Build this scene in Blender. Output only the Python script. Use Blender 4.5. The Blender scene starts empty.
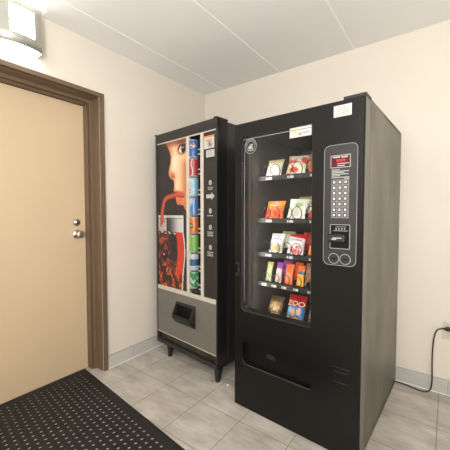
import bpy, bmesh, math, random
from mathutils import Matrix, Vector, Euler, noise
random.seed(7)
PI = math.pi; R = math.radians
SC = bpy.context.scene; COL = SC.collection

# ------------------------------------------------------------------ materials
def lin(c):
    def f(x):
        x = x / 255.0
        return x / 12.92 if x <= .04045 else ((x + .055) / 1.055) ** 2.4
    return (f(c[0]), f(c[1]), f(c[2]), 1.0)

def mat(name, c, rough=.5, metal=0., spec=.5, var=0., vscale=(6, 6, 6), bump=0., bscale=60, emit=None, es=0., coat=0., c2=None):
    m = bpy.data.materials.new(name); m.use_nodes = True
    nt = m.node_tree; b = nt.nodes['Principled BSDF']; L = nt.links.new
    b.inputs['Base Color'].default_value = lin(c)
    b.inputs['Roughness'].default_value = rough; b.inputs['Metallic'].default_value = metal
    b.inputs['Specular IOR Level'].default_value = spec
    b.inputs['Coat Weight'].default_value = coat
    tc = nt.nodes.new('ShaderNodeTexCoord')
    if var or c2:
        mp = nt.nodes.new('ShaderNodeMapping'); mp.inputs['Scale'].default_value = vscale
        n = nt.nodes.new('ShaderNodeTexNoise'); n.inputs['Scale'].default_value = 1; n.inputs['Detail'].default_value = 5
        r = nt.nodes.new('ShaderNodeValToRGB')
        r.color_ramp.elements[0].position = .35; r.color_ramp.elements[1].position = .65
        k0, k1 = 1 - var, 1 + var
        a = lin(c); d = lin(c2) if c2 else a
        r.color_ramp.elements[0].color = (a[0]*k0, a[1]*k0, a[2]*k0, 1)
        r.color_ramp.elements[1].color = (min(1, d[0]*k1), min(1, d[1]*k1), min(1, d[2]*k1), 1)
        L(tc.outputs['Object'], mp.inputs[0]); L(mp.outputs[0], n.inputs['Vector'])
        L(n.outputs[0], r.inputs[0]); L(r.outputs[0], b.inputs['Base Color'])
    if bump:
        n2 = nt.nodes.new('ShaderNodeTexNoise'); n2.inputs['Scale'].default_value = bscale; n2.inputs['Detail'].default_value = 3
        bp = nt.nodes.new('ShaderNodeBump'); bp.inputs['Strength'].default_value = bump; bp.inputs['Distance'].default_value = .002
        L(tc.outputs['Object'], n2.inputs['Vector']); L(n2.outputs[0], bp.inputs['Height']); L(bp.outputs[0], b.inputs['Normal'])
    if emit:
        b.inputs['Emission Color'].default_value = lin(emit); b.inputs['Emission Strength'].default_value = es
    return m

def painted(name, rough=.4, spec=.5, metal=0.):
    """printed surface: the print is stored per vertex"""
    m = bpy.data.materials.new(name); m.use_nodes = True
    nt = m.node_tree; b = nt.nodes['Principled BSDF']
    a = nt.nodes.new('ShaderNodeVertexColor'); a.layer_name = 'Col'
    nt.links.new(a.outputs['Color'], b.inputs['Base Color'])
    b.inputs['Roughness'].default_value = rough; b.inputs['Specular IOR Level'].default_value = spec
    b.inputs['Metallic'].default_value = metal
    return m

def tile_mat(name, x0, y0, s, base, grout, streak):
    m = bpy.data.materials.new(name); m.use_nodes = True
    nt = m.node_tree; b = nt.nodes['Principled BSDF']; L = nt.links.new; N = nt.nodes.new
    tc = N('ShaderNodeTexCoord'); mp = N('ShaderNodeMapping')
    mp.inputs['Location'].default_value = (-x0, -y0, 0)
    L(tc.outputs['Object'], mp.inputs[0])
    br = N('ShaderNodeTexBrick'); br.offset = 0; br.squash = 1
    br.inputs['Scale'].default_value = 1; br.inputs['Brick Width'].default_value = s; br.inputs['Row Height'].default_value = s
    br.inputs['Mortar Size'].default_value = .0022; br.inputs['Mortar Smooth'].default_value = .2; br.inputs['Bias'].default_value = 0
    br.inputs['Color1'].default_value = (.40, .40, .40, 1); br.inputs['Color2'].default_value = (.60, .60, .60, 1)
    L(mp.outputs[0], br.inputs['Vector'])
    # cloudy veining
    m1 = N('ShaderNodeMapping'); m1.inputs['Scale'].default_value = (4.5, 9, 1); m1.inputs['Rotation'].default_value = (0, 0, .35)
    n1 = N('ShaderNodeTexNoise'); n1.inputs['Scale'].default_value = 1; n1.inputs['Detail'].default_value = 6; n1.inputs['Roughness'].default_value = .6
    L(tc.outputs['Object'], m1.inputs[0]); L(m1.outputs[0], n1.inputs['Vector'])
    m2 = N('ShaderNodeMapping'); m2.inputs['Scale'].default_value = (7, 42, 1); m2.inputs['Rotation'].default_value = (0, 0, -.12)
    n2 = N('ShaderNodeTexNoise'); n2.inputs['Scale'].default_value = 1; n2.inputs['Detail'].default_value = 4
    L(tc.outputs['Object'], m2.inputs[0]); L(m2.outputs[0], n2.inputs['Vector'])
    r1 = N('ShaderNodeValToRGB'); r1.color_ramp.elements[0].position = .33; r1.color_ramp.elements[1].position = .68
    r1.color_ramp.elements[0].color = lin(streak); r1.color_ramp.elements[1].color = lin(base)
    ad = N('ShaderNodeMath'); ad.operation = 'MULTIPLY_ADD'; ad.inputs[1].default_value = .26
    L(n2.outputs[0], ad.inputs[0]); 
    sc = N('ShaderNodeMath'); sc.operation = 'MULTIPLY'; sc.inputs[1].default_value = .78
    L(n1.outputs[0], sc.inputs[0]); L(sc.outputs[0], ad.inputs[2])
    L(ad.outputs[0], r1.inputs[0])
    # every tile a little different
    hv = N('ShaderNodeHueSaturation'); 
    rg = N('ShaderNodeMapRange'); rg.inputs['From Min'].default_value = .4; rg.inputs['From Max'].default_value = .6
    rg.inputs['To Min'].default_value = .93; rg.inputs['To Max'].default_value = 1.05
    L(br.outputs['Color'], rg.inputs['Value']); L(rg.outputs[0], hv.inputs['Value']); L(r1.outputs[0], hv.inputs['Color'])
    mx = N('ShaderNodeMix'); mx.data_type = 'RGBA'
    mx.inputs[7].default_value = lin(grout)
    L(br.outputs['Fac'], mx.inputs[0]); L(hv.outputs[0], mx.inputs[6]); L(mx.outputs[2], b.inputs['Base Color'])
    bp = N('ShaderNodeBump'); bp.inputs['Strength'].default_value = .4; bp.inputs['Distance'].default_value = .002; bp.invert = True
    L(br.outputs['Fac'], bp.inputs['Height']); L(bp.outputs[0], b.inputs['Normal'])
    b.inputs['Roughness'].default_value = .42
    return m

def glass_mat(name, tint=(1, 1, 1, 1), refl=1.0):
    m = bpy.data.materials.new(name); m.use_nodes = True
    nt = m.node_tree; nt.nodes.remove(nt.nodes['Principled BSDF']); L = nt.links.new; N = nt.nodes.new
    out = nt.nodes['Material Output']
    t = N('ShaderNodeBsdfTransparent'); t.inputs[0].default_value = tint
    g = N('ShaderNodeBsdfGlossy'); g.inputs['Roughness'].default_value = .03
    fr = N('ShaderNodeFresnel'); fr.inputs['IOR'].default_value = 1.45
    mu = N('ShaderNodeMath'); mu.operation = 'MULTIPLY'; mu.inputs[1].default_value = refl
    L(fr.outputs[0], mu.inputs[0])
    mx = N('ShaderNodeMixShader'); L(mu.outputs[0], mx.inputs[0]); L(t.outputs[0], mx.inputs[1]); L(g.outputs[0], mx.inputs[2])
    L(mx.outputs[0], out.inputs[0])
    return m

M = {}
M['wall'] = mat('wall paint', (221, 213, 200), .6, spec=.3, var=.012, vscale=(2, 2, 2), bump=.12, bscale=180)
M['ceiling'] = mat('ceiling board', (240, 239, 237), .75, spec=.2, bump=.1, bscale=220)
M['batten'] = mat('ceiling seam strip', (246, 245, 242), .6)
M['floor'] = tile_mat('floor tile', .23, -.12, .322, (204, 197, 187), (122, 115, 105), (158, 151, 141))
M['base'] = mat('tile base', (188, 185, 179), .4, var=.06, vscale=(3, 3, 9))
M['joint'] = mat('base joint', (160, 156, 149), .7)
M['caulk'] = mat('caulk', (236, 233, 226), .5)
M['door'] = mat('door paint', (203, 180, 147), .5, spec=.35, var=.015, vscale=(3, 3, 1))
M['frame'] = mat('door frame brown', (114, 93, 73), .38, spec=.45, var=.08, vscale=(30, 30, 1.2), c2=(105, 86, 68))
M['dark_gap'] = mat('dark gap', (40, 32, 26), .8)
M['nickel'] = mat('satin nickel', (196, 190, 180), .28, 1.0)
M['lampmetal'] = mat('brushed lamp metal', (186, 186, 176), .42, .75, var=.05, vscale=(4, 60, 4))
M['diff'] = mat('lamp diffuser', (255, 253, 246), .6, emit=(255, 253, 248), es=8)
M['rubber'] = mat('black rubber', (37, 35, 32), .62, spec=.3, bump=.3, bscale=300)
M['blk'] = mat('black enamel', (40, 39, 37), .36, spec=.5, bump=.05, bscale=250)
M['blk2'] = mat('black plastic', (30, 29, 28), .45)
M['door_blk'] = mat('textured black door skin', (15, 15, 14), .30, spec=.3, bump=.1, bscale=500)
M['pit'] = mat('deep black', (14, 14, 14), .6, spec=.2)
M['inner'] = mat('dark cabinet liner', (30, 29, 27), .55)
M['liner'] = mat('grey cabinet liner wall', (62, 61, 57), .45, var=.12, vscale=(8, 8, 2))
M['cabside'] = mat('worn grey brown side panel', (88, 83, 71), .36, .25, var=.24, vscale=(5, 4.5, 2.2), c2=(102, 97, 84), bump=.10, bscale=160)
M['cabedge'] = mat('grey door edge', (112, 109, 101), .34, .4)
M['silver'] = mat('brushed silver panel', (122, 119, 110), .45, .3, var=.04, vscale=(3, 3, 60))
M['trim'] = mat('pale trim', (206, 202, 190), .35, .2)
M['chrome'] = mat('chrome', (200, 200, 198), .2, 1.0)
M['line'] = mat('pale printed line', (168, 168, 164), .5)
M['lined'] = mat('dim grey printed line', (104, 104, 102), .5)
M['white'] = mat('white print', (240, 238, 232), .5)
M['sticker'] = mat('white sticker', (194, 193, 189), .5)
M['grey'] = mat('mid grey', (128, 127, 122), .5)
M['dgrey'] = mat('dark grey', (72, 71, 69), .45)
M['panelgrey'] = mat('charcoal control panel', (38, 37, 36), .42)
M['kplate'] = mat('pale grey keypad plate', (118, 117, 113), .45)
M['steps'] = mat('grey white print', (178, 177, 173), .5)
M['orange'] = mat('orange print', (226, 138, 36), .5)
M['yelgreen'] = mat('yellow green print', (190, 196, 110), .5)
M['redlcd'] = mat('dark red display', (70, 8, 14), .25, emit=(150, 6, 24), es=.06)
M['redled'] = mat('lit red digits', (170, 18, 34), .4, emit=(255, 20, 50), es=.15)
M['shelf'] = mat('shelf metal', (34, 33, 31), .45, .2)
M['coil'] = mat('black coil wire', (26, 25, 24), .4, .3)
M['cord'] = mat('black cord', (44, 40, 36), .5)
M['plate'] = mat('ivory outlet plate', (206, 199, 180), .35)
M['slot'] = mat('outlet slot', (60, 52, 42), .6)
M['rust'] = mat('scuffed dark kick plate', (44, 40, 35), .6, var=.3, vscale=(14, 14, 14), c2=(62, 54, 44))
M['print'] = painted('poster print', .38, .4)
M['canprint'] = painted('can print', .25, .5)
M['bagprint'] = painted('foil bag print', .34, .5)
M['alu'] = mat('aluminium', (205, 205, 205), .25, 1.0)
M['glass'] = glass_mat('window glass', (1, 1, 1, 1), .42)
M['leaf'] = mat('dry leaf', (150, 104, 50), .7)
M['scrap'] = mat('yellow scrap', (226, 206, 96), .6)
M['scrapw'] = mat('white scrap', (240, 238, 226), .6)

# ------------------------------------------------------------------ mesh helpers
def link(name, bm, m, parent=None, smooth=False, loc=None):
    bmesh.ops.recalc_face_normals(bm, faces=bm.faces)
    me = bpy.data.meshes.new(name); bm.to_mesh(me); bm.free()
    for x in (m if isinstance(m, (list, tuple)) else [m]): me.materials.append(x)
    if smooth:
        for p in me.polygons: p.use_smooth = True
    o = bpy.data.objects.new(name, me); COL.objects.link(o)
    if parent: o.parent = parent
    if loc: o.location = loc
    return o

def thing(name, label, cat, loc=(0, 0, 0), rz=0, group=None):
    o = bpy.data.objects.new(name, None); COL.objects.link(o)
    o.empty_display_size = .05
    o.location = loc; o.rotation_euler = (0, 0, rz)
    return tag(o, label, cat, group)

def tag(o, label, cat, group=None):
    o['label'] = label; o['category'] = cat
    if group: o['group'] = group
    return o

def struct(o): o['kind'] = 'structure'; return o

def box(bm, x0, x1, y0, y1, z0, z1, bev=0., mi=0, seg=2):
    r = bmesh.ops.create_cube(bm, size=1)
    vs = r['verts']
    for v in vs:
        v.co = Vector((x0 + (v.co.x + .5) * (x1 - x0), y0 + (v.co.y + .5) * (y1 - y0), z0 + (v.co.z + .5) * (z1 - z0)))
    fs = set(f for v in vs for f in v.link_faces)
    for f in fs: f.material_index = mi
    if bev:
        es = list(set(e for v in vs for e in v.link_edges))
        bmesh.ops.bevel(bm, geom=es, offset=bev, segments=seg, profile=.6, affect='EDGES')
    return bm

def bx(*a, **k):
    return box(bmesh.new(), *a, **k)

def cyl(bm, c, axis, r, h, n=24, r2=None, mi=0):
    """cylinder from c along axis"""
    r2 = r if r2 is None else r2
    q = Vector((0, 0, 1)).rotation_difference(Vector(axis).normalized())
    A = []; B = []
    for i in range(n):
        t = 2 * PI * i / n
        A.append(bm.verts.new(Vector(c) + q @ Vector((r * math.cos(t), r * math.sin(t), 0))))
        B.append(bm.verts.new(Vector(c) + q @ Vector((r2 * math.cos(t), r2 * math.sin(t), h))))
    for i in range(n):
        j = (i + 1) % n
        f = bm.faces.new((A[i], A[j], B[j], B[i])); f.smooth = True; f.material_index = mi
    for l in (A[::-1], B):
        f = bm.faces.new(l); f.material_index = mi
    return bm

def lathe(bm, c, axis, prof, n=28, mi=0):
    """prof: (radius, height) along axis"""
    q = Vector((0, 0, 1)).rotation_difference(Vector(axis).normalized())
    rings = []
    for r, h in prof:
        rings.append([bm.verts.new(Vector(c) + q @ Vector((max(r, 1e-5) * math.cos(2*PI*i/n), max(r, 1e-5) * math.sin(2*PI*i/n), h))) for i in range(n)])
    for a, b in zip(rings, rings[1:]):
        for i in range(n):
            j = (i + 1) % n
            f = bm.faces.new((a[i], a[j], b[j], b[i])); f.smooth = True; f.material_index = mi
    return bm

def tube(bm, pts, r, n=8, closed=False, mi=0):
    pts = [Vector(p) for p in pts]; N = len(pts); rings = []
    nrm = None
    for i, p in enumerate(pts):
        if closed: t = pts[(i+1) % N] - pts[i-1]
        else: t = pts[min(i+1, N-1)] - pts[max(i-1, 0)]
        t.normalize()
        if nrm is None:
            nrm = t.orthogonal().normalized()
        nrm = (nrm - t * nrm.dot(t)).normalized()
        b = t.cross(nrm)
        rings.append([bm.verts.new(p + (nrm * math.cos(2*PI*k/n) + b * math.sin(2*PI*k/n)) * r) for k in range(n)])
    rng = range(N) if closed else range(N - 1)
    for i in rng:
        a, b = rings[i], rings[(i+1) % N]
        for k in range(n):
            f = bm.faces.new((a[k], a[(k+1) % n], b[(k+1) % n], b[k])); f.smooth = True; f.material_index = mi
    if not closed:
        bm.faces.new(rings[0][::-1]); bm.faces.new(rings[-1])
    return bm

def smoothpath(pts, sub=6):
    pts = [Vector(p) for p in pts]; out = []
    P = [pts[0] * 2 - pts[1]] + pts + [pts[-1] * 2 - pts[-2]]
    for i in range(1, len(P) - 2):
        p0, p1, p2, p3 = P[i-1:i+3]
        for k in range(sub):
            t = k / sub
            out.append(.5 * ((2*p1) + (p2-p0)*t + (2*p0-5*p1+4*p2-p3)*t*t + (3*p1-p0-3*p2+p3)*t**3))
    out.append(pts[-1]); return out

def rrect(x0, x1, z0, z1, r, n=6):
    if not isinstance(r, (list, tuple)): r = [r] * 4          # bl, br, tr, tl
    out = []
    for (cx, cz, a, rr) in ((x0, z0, 180, r[0]), (x1, z0, 270, r[1]), (x1, z1, 0, r[2]), (x0, z1, 90, r[3])):
        sx = 1 if cx == x0 else -1; sz = 1 if cz == z0 else -1
        for k in range(n + 1):
            t = R(a + 90 * k / n)
            out.append((cx + sx * rr + rr * math.cos(t), cz + sz * rr + rr * math.sin(t)))
    return out

def plate(bm, loops, v0, v1, mi=0):
    """flat plate in the x-z plane between depths v0..v1, first loop outer, others holes"""
    before = set(bm.faces)
    es = []
    for lp in loops:
        vs = [bm.verts.new((x, v0, z)) for x, z in lp]
        for a, b in zip(vs, vs[1:] + vs[:1]): es.append(bm.edges.new((a, b)))
    bmesh.ops.triangle_fill(bm, use_beauty=True, use_dissolve=False, edges=es)
    fs = [f for f in bm.faces if f not in before]
    r = bmesh.ops.extrude_face_region(bm, geom=fs)
    for v in [g for g in r['geom'] if isinstance(g, bmesh.types.BMVert)]: v.co.y = v1
    for f in bm.faces:
        if f not in before: f.material_index = mi
    return bm

def prism_x(bm, prof, x0, x1, mi=0):
    """profile in (y, z) pushed along x"""
    A = [bm.verts.new((x0, y, z)) for y, z in prof]; B = [bm.verts.new((x1, y, z)) for y, z in prof]
    n = len(prof)
    for i in range(n):
        j = (i + 1) % n
        f = bm.faces.new((A[i], A[j], B[j], B[i])); f.material_index = mi
    for l in (A, B[::-1]):
        f = bm.faces.new(l); f.material_index = mi
    return bm

def ring(bm, lp, v, r, mi=0):
    return tube(bm, [(x, v, z) for x, z in lp], r, 6, True, mi)

def disc(bm, x, z, v0, v1, r, n=24, mi=0, rz=None):
    rz = rz or r
    return plate(bm, [[(x + r*math.cos(2*PI*i/n), z + rz*math.sin(2*PI*i/n)) for i in range(n)]], v0, v1, mi)

def text_bm(body, size, mapf, shear=0., sx=1., depth=0.):
    """lettering as a mesh; mapf(x, y) gives each vertex its place"""
    cu = bpy.data.curves.new('lettering', 'FONT'); cu.body = body; cu.size = size
    cu.align_x = 'CENTER'; cu.align_y = 'CENTER'; cu.shear = shear; cu.resolution_u = 3
    ob = bpy.data.objects.new('lettering', cu); COL.objects.link(ob)
    bpy.context.view_layer.update()
    me = bpy.data.meshes.new_from_object(ob.evaluated_get(bpy.context.evaluated_depsgraph_get()))
    bm = bmesh.new(); bm.from_mesh(me)
    bpy.data.objects.remove(ob); bpy.data.curves.remove(cu); bpy.data.meshes.remove(me)
    bmesh.ops.triangulate(bm, faces=bm.faces)
    bmesh.ops.subdivide_edges(bm, edges=[e for e in bm.edges if e.calc_length() > size * .3], cuts=1)
    for v in bm.verts: v.co = Vector(mapf(v.co.x * sx, v.co.y))
    return bm

def paint(o, colors):
    a = o.data.color_attributes.new('Col', 'FLOAT_COLOR', 'POINT')
    flat = []
    for c in colors: flat.extend(lin(c))
    a.data.foreach_set('color', flat)

def mixc(a, b, t):
    t = max(0., min(1., t)); return tuple(x + (y - x) * t for x, y in zip(a, b))

def sst(a, b, x):
    t = max(0., min(1., (x - a) / (b - a))); return t * t * (3 - 2 * t)

def nz(x, y, z=0.): return noise.noise(Vector((x, y, z))) * .5 + .5

# ------------------------------------------------------------------ room shell
RX, RY, H = 3.5, -4.3, 2.562
DY0, DY1, DH = -2.262, -1.262, 2.187       # rough opening in the left wall
struct(link('floor', bx(-.35, RX, RY, .15, -.1, 0), M['floor']))
struct(link('ceiling', bx(-.2, RX + .1, RY - .1, .15, H, H + .1), M['ceiling']))
bm = bmesh.new()
box(bm, -.2, 0, DY1, 0.15, 0, H); box(bm, -.2, 0, RY, DY0, 0, H); box(bm, -.2, 0, DY0, DY1, DH, H)
struct(link('wall_left', bm, M['wall']))
struct(link('wall_back', bx(0, RX, 0, .15, 0, H), M['wall']))
struct(link('wall_right', bx(RX, RX + .1, RY, .15, 0, H), M['wall']))
struct(link('wall_front', bx(-.2, RX + .1, RY - .1, RY, 0, H), M['wall']))
for i, x in enumerate((.257, .905, 1.553, 2.2, 2.85)):
    bm = bmesh.new(); box(bm, x - .006, x + .006, RY, 0, H - .003, H)
    struct(link('trim_%d' % (i + 2), bm, M['batten']))
# tile base along both walls, with a light line of caulk at its foot
def baseboard(name, along, a, b, inward):
    bm = bmesh.new(); h = .106; t = .009
    def bb(p0, p1, d0, d1, z0, z1, mi, bev=0):
        if along == 'x': box(bm, p0, p1, -d1, -d0, z0, z1, bev, mi)
        else: box(bm, d0, d1, p0, p1, z0, z1, bev, mi)
    bb(a, b, 0, t * .7, 0, h, 1)
    p = b
    while p > a + .02:
        q = max(a, p - .322); bb(q + .002, p - .002, 0, t, .006, h, 0, .002); p -= .322
    bb(a, b, 0, t + .003, 0, .006, 2)
    return struct(link(name, bm, [M['base'], M['joint'], M['caulk']]))
baseboard('baseboard_left', 'y', -1.226, -.012, 1)
baseboard('baseboard_back', 'x', .0, RX, 1)

# door frame: stepped steel jamb around the recessed door
def frame_profile():   # (x out of wall, distance from the opening's inner edge outwards)
    return [(.018, .084), (.018, .054), (-.006, .054), (-.006, .049), (.006, .047), (-.086, .046), (-.088, .020), (-.108, .018), (-.108, .013), (-.096, .011), (-.158, .010), (-.158, .03), (-.12, .058), (-.001, .058), (-.001, .084)]
def sweep_frame(bm, y0, y1, zt, prof):
    """three-sided frame round a door y0..y1, top zt"""
    rows = []
    for x, d in prof:
        rows.append([bm.verts.new((x, y1 + d, 0)), bm.verts.new((x, y1 + d, zt + d)), bm.verts.new((x, y0 - d, zt + d)), bm.verts.new((x, y0 - d, 0))])
    n = len(rows)
    for i in range(n):
        a, b = rows[i], rows[(i + 1) % n]
        for k in range(3): bm.faces.new((a[k], a[k+1], b[k+1], b[k]))
    bm.faces.new([r[0] for r in rows]); bm.faces.new([r[3] for r in rows][::-1])
    return bm
LY0, LY1, LZ = -2.214, -1.310, 2.104
struct(link('trim_1', sweep_frame(bmesh.new(), LY0, LY1, LZ, frame_profile()), M['frame']))
d1 = struct(link('door_1', bx(-.198, -.158, LY0 - .006, LY1 + .008, .003, LZ + .006), M['door']))
# threshold block closing the opening behind the door
struct(link('trim_8', bx(-.2, -.1985, DY0, DY1, 0, DH), M['dark_gap']))
KY, KZ = -1.372, 1.100
bm = bmesh.new(); lathe(bm, (-.158, KY, KZ), (1, 0, 0), [(0, 0), (.034, 0), (.034, .004), (.029, .009), (.013, .011), (.012, .032), (.022, .036), (.028, .046), (.029, .058), (.025, .066), (.012, .069), (0, .069)])
k = link('door_knob', bm, M['nickel'], d1)
bm = bmesh.new(); lathe(bm, (-.158, KY - .002, KZ + .092), (1, 0, 0), [(0, 0), (.027, 0), (.027, .006), (.023, .014), (.012, .015), (.012, .017), (0, .017)])
k = link('deadbolt', bm, M['nickel'], d1)
box(bm := bmesh.new(), -.1415, -.1405, KY - .004, KY, KZ + .084, KZ + .100); link('keyhole', bm, M['slot'], k)

# ------------------------------------------------------------------ wall lamp over the door
lamp = thing('wall_sconce', 'curved brushed metal wall sconce glowing above the brown door frame', 'wall lamp', (0, -1.802, 2.278))
LW, LHt = .112, .268
def bow(y, e=0.): return .083 + .026 * (1 - (y / LW) ** 2) + e
bm = bmesh.new(); NY = 16
ys = [-LW + 2 * LW * i / NY for i in range(NY + 1)]
# curved face with a rectangular window
zs = [0, .062, .222, LHt]
wy0, wy1 = -.068, .066
ycols = sorted(set([round(y, 4) for y in ys if abs(y - wy0) > .006 and abs(y - wy1) > .006] + [wy0, wy1]))
def shell(e0, e1):
    g = {}
    for e in (e0, e1):
        for y in ycols:
            for z in zs: g[e, y, z] = bm.verts.new((bow(y, e), y, z))
    for a, b in zip(ycols, ycols[1:]):
        for c, d in zip(zs, zs[1:]):
            if c == .062 and a >= wy0 - 1e-6 and b <= wy1 + 1e-6: continue
            for e in (e0, e1):
                f = bm.faces.new((g[e, a, c], g[e, b, c], g[e, b, d], g[e, a, d])); f.smooth = True
    for a, b in zip(ycols, ycols[1:]):
        for z in (zs[0], zs[-1]): bm.faces.new((g[e0, a, z], g[e0, b, z], g[e1, b, z], g[e1, a, z]))
shell(0, -.003)
for s in (-1, 1): box(bm, 0, bow(LW), s * LW - .0015, s * LW + .0015, 0, LHt)
link('metal_shade', bm, M['lampmetal'], lamp)
bm = bmesh.new()
prof = [(0.004, -.098)] + [(bow(y * LW, -.012), y * .098 ) for y in [-1 + i / 6 for i in range(13)]] + [(.004, .098)]
A = [bm.verts.new((x, y, .010)) for x, y in prof]; B = [bm.verts.new((x, y, LHt - .012)) for x, y in prof]
for i in range(len(prof)):
    j = (i + 1) % len(prof); bm.faces.new((A[i], A[j], B[j], B[i]))
bm.faces.new(A); bm.faces.new(B[::-1])
link('diffuser', bm, M['diff'], lamp)
link('back_plate', bx(0, .003, -.105, .105, .006, LHt - .006), M['lampmetal'], lamp)

# ------------------------------------------------------------------ rubber mat with holes
def make_mat():
    bm = bmesh.new(); T = .0055
    P00, P10, P11, P01 = Vector((-.1565, -1.329, 0)), Vector((1.52, -1.480, 0)), Vector((1.44, -2.37, 0)), Vector((-.1565, -2.19, 0))
    def at(s, t): return P00 * (1-s) * (1-t) + P10 * s * (1-t) + P11 * s * t + P01 * (1-s) * t
    NX, NYc = 37, 19; ms, mt = .036, .062
    ss = [ms + (1 - 2*ms) * i / NX for i in range(NX + 1)]; ts = [mt + (1 - 2*mt) * j / NYc for j in range(NYc + 1)]
    V = {}
    for i, s in enumerate(ss):
        for j, t in enumerate(ts):
            p = at(s, t); V[i, j] = bm.verts.new((p.x, p.y, T))
    ds, dt = (1 - 2*ms) / NX, (1 - 2*mt) / NYc
    for i in range(NX):
        for j in range(NYc):
            cs, ct = ss[i] + ds/2, ts[j] + dt/2
            hi = []; lo = []
            for k in range(8):
                a = PI / 4 * k + PI / 8 + PI
                p = at(cs + .23 * ds * math.cos(a) * 1.0, ct + .23 * dt * math.sin(a))
                hi.append(bm.verts.new((p.x, p.y, T + .001))); lo.append(bm.verts.new((p.x, p.y, .0008)))
            c = [V[i, j], V[i+1, j], V[i+1, j+1], V[i, j+1]]
            # angles: k=0 ~ 202deg (toward -s,-t)
            own = {0: [7, 0, ], 1: [2-1, 2], 2: [3, 4], 3: [5, 6]}
            own = {0: (0, 1), 1: (2, 3), 2: (4, 5), 3: (6, 7)}
            for q in range(4):
                a, b = own[q]; n = own[(q + 1) % 4][0]
                bm.faces.new((c[q], hi[b], hi[a]))
                bm.faces.new((c[q], c[(q+1) % 4], hi[n], hi[b]))
            for k in range(8):
                bm.faces.new((hi[k], hi[(k+1) % 8], lo[(k+1) % 8], lo[k]))
    # sloped border
    edge = [(i, 0) for i in range(NX)] + [(NX, j) for j in range(NYc)] + [(i, NYc) for i in range(NX, 0, -1)] + [(0, j) for j in range(NYc, 0, -1)]
    def out(i, j, k):
        s, t = ss[i], ts[j]
        if i == 0: s = 0 + ms * k
        if i == NX: s = 1 - ms * k
        if j == 0: t = 0 + mt * k
        if j == NYc: t = 1 - mt * k
        return at(s, t)
    o1 = []; o2 = []
    for e in edge:
        p = out(*e, .22); o1.append(bm.verts.new((p.x, p.y, T - .001)))
        p = out(*e, 0); o2.append(bm.verts.new((p.x, p.y, .0005)))
    n = len(edge)
    for k in range(n):
        a, b = V[edge[k]], V[edge[(k+1) % n]]
        bm.faces.new((a, b, o1[(k+1) % n], o1[k])); bm.faces.new((o1[k], o1[(k+1) % n], o2[(k+1) % n], o2[k]))
    return bm
tag(link('floor_mat', make_mat(), M['rubber']), 'black perforated rubber mat on the tiles in front of the door', 'mat')

# ------------------------------------------------------------------ snack vending machine
SN = Vector((1.074, -.959, 0)); SR = R(-2.59); SW, SD, SH = .783, .949, 1.829
snack = thing('snack_vending_machine', 'black glass fronted snack vending machine with keypad beside the drink machine', 'vending machine', SN, SR)
def P(name, bm, m, parent=snack, smooth=False): return link(name, bm, m, parent, smooth)
DT = .085
bm = bmesh.new()
box(bm, .004, .030, DT + .004, SD, .012, 1.838, mi=0)                       # side panels
box(bm, SW - .030, SW - .001, DT + .010, SD, .012, 1.838, mi=0)
box(bm, SW - .030, SW - .012, DT - .002, DT + .010, .012, 1.83, mi=1)
box(bm, .004, SW - .001, DT + .004, SD, 1.815, 1.840, mi=0)
box(bm, .004, SW - .001, SD - .02, SD, .012, 1.838, mi=0)
box(bm, .004, SW - .001, DT + .004, SD, .012, .05, mi=0)
P('cabinet', bm, [M['cabside'], M['pit']])
# compartment liner: left wall, right wall, back, roof
bm = bmesh.new()
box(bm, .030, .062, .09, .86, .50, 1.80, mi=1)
box(bm, .560, .580, .09, .86, .50, 1.80, mi=0)
box(bm, .030, .580, .84, .86, .50, 1.80, mi=0)
box(bm, .030, .580, .09, .86, 1.78, 1.80, mi=0)
P('compartment', bm, [M['inner'], M['liner']])
# door skin with the window and delivery openings
WIN = rrect(.047, .521, .634, 1.752, [.035, .02, .02, .05])
SLOT = rrect(.066, .532, .292, .440, [.03, .022, .022, .02])
bm = bmesh.new()
plate(bm, [[(0, .004), (SW, .004), (SW, SH), (0, SH)], WIN, SLOT], 0, DT)
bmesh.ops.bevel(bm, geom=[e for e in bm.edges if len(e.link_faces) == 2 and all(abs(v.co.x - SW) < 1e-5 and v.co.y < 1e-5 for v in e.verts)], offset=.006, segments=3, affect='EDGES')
door = P('door', bm, M['door_blk'])
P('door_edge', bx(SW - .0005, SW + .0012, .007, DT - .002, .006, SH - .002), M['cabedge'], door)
bm = bmesh.new(); box(bm, SW - .105, SW + .003, .000, DT + .015, SH, SH + .016, .004); cyl(bm, (SW - .03, .05, SH + .014), (0, 0, 1), .018, .006)
P('hinge_cap', bm, M['blk2'])
P('kick_base', bx(.02, SW - .02, .02, SD - .02, 0, .012), M['pit'])
# window
win = P('window', plate(bmesh.new(), [WIN], .014, .018), M['glass'])
bm = bmesh.new(); ring(bm, rrect(.050, .518, .637, 1.749, [.033, .018, .018, .048]), .009, .0022)
P('gasket', bm, M['dgrey'], win)
bm = bmesh.new(); box(bm, .066, .0685, .010, .0135, .70, 1.66); box(bm, .062, .505, .010, .0135, 1.727, 1.731)
P('gasket_line', bm, M['grey'], win)
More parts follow.
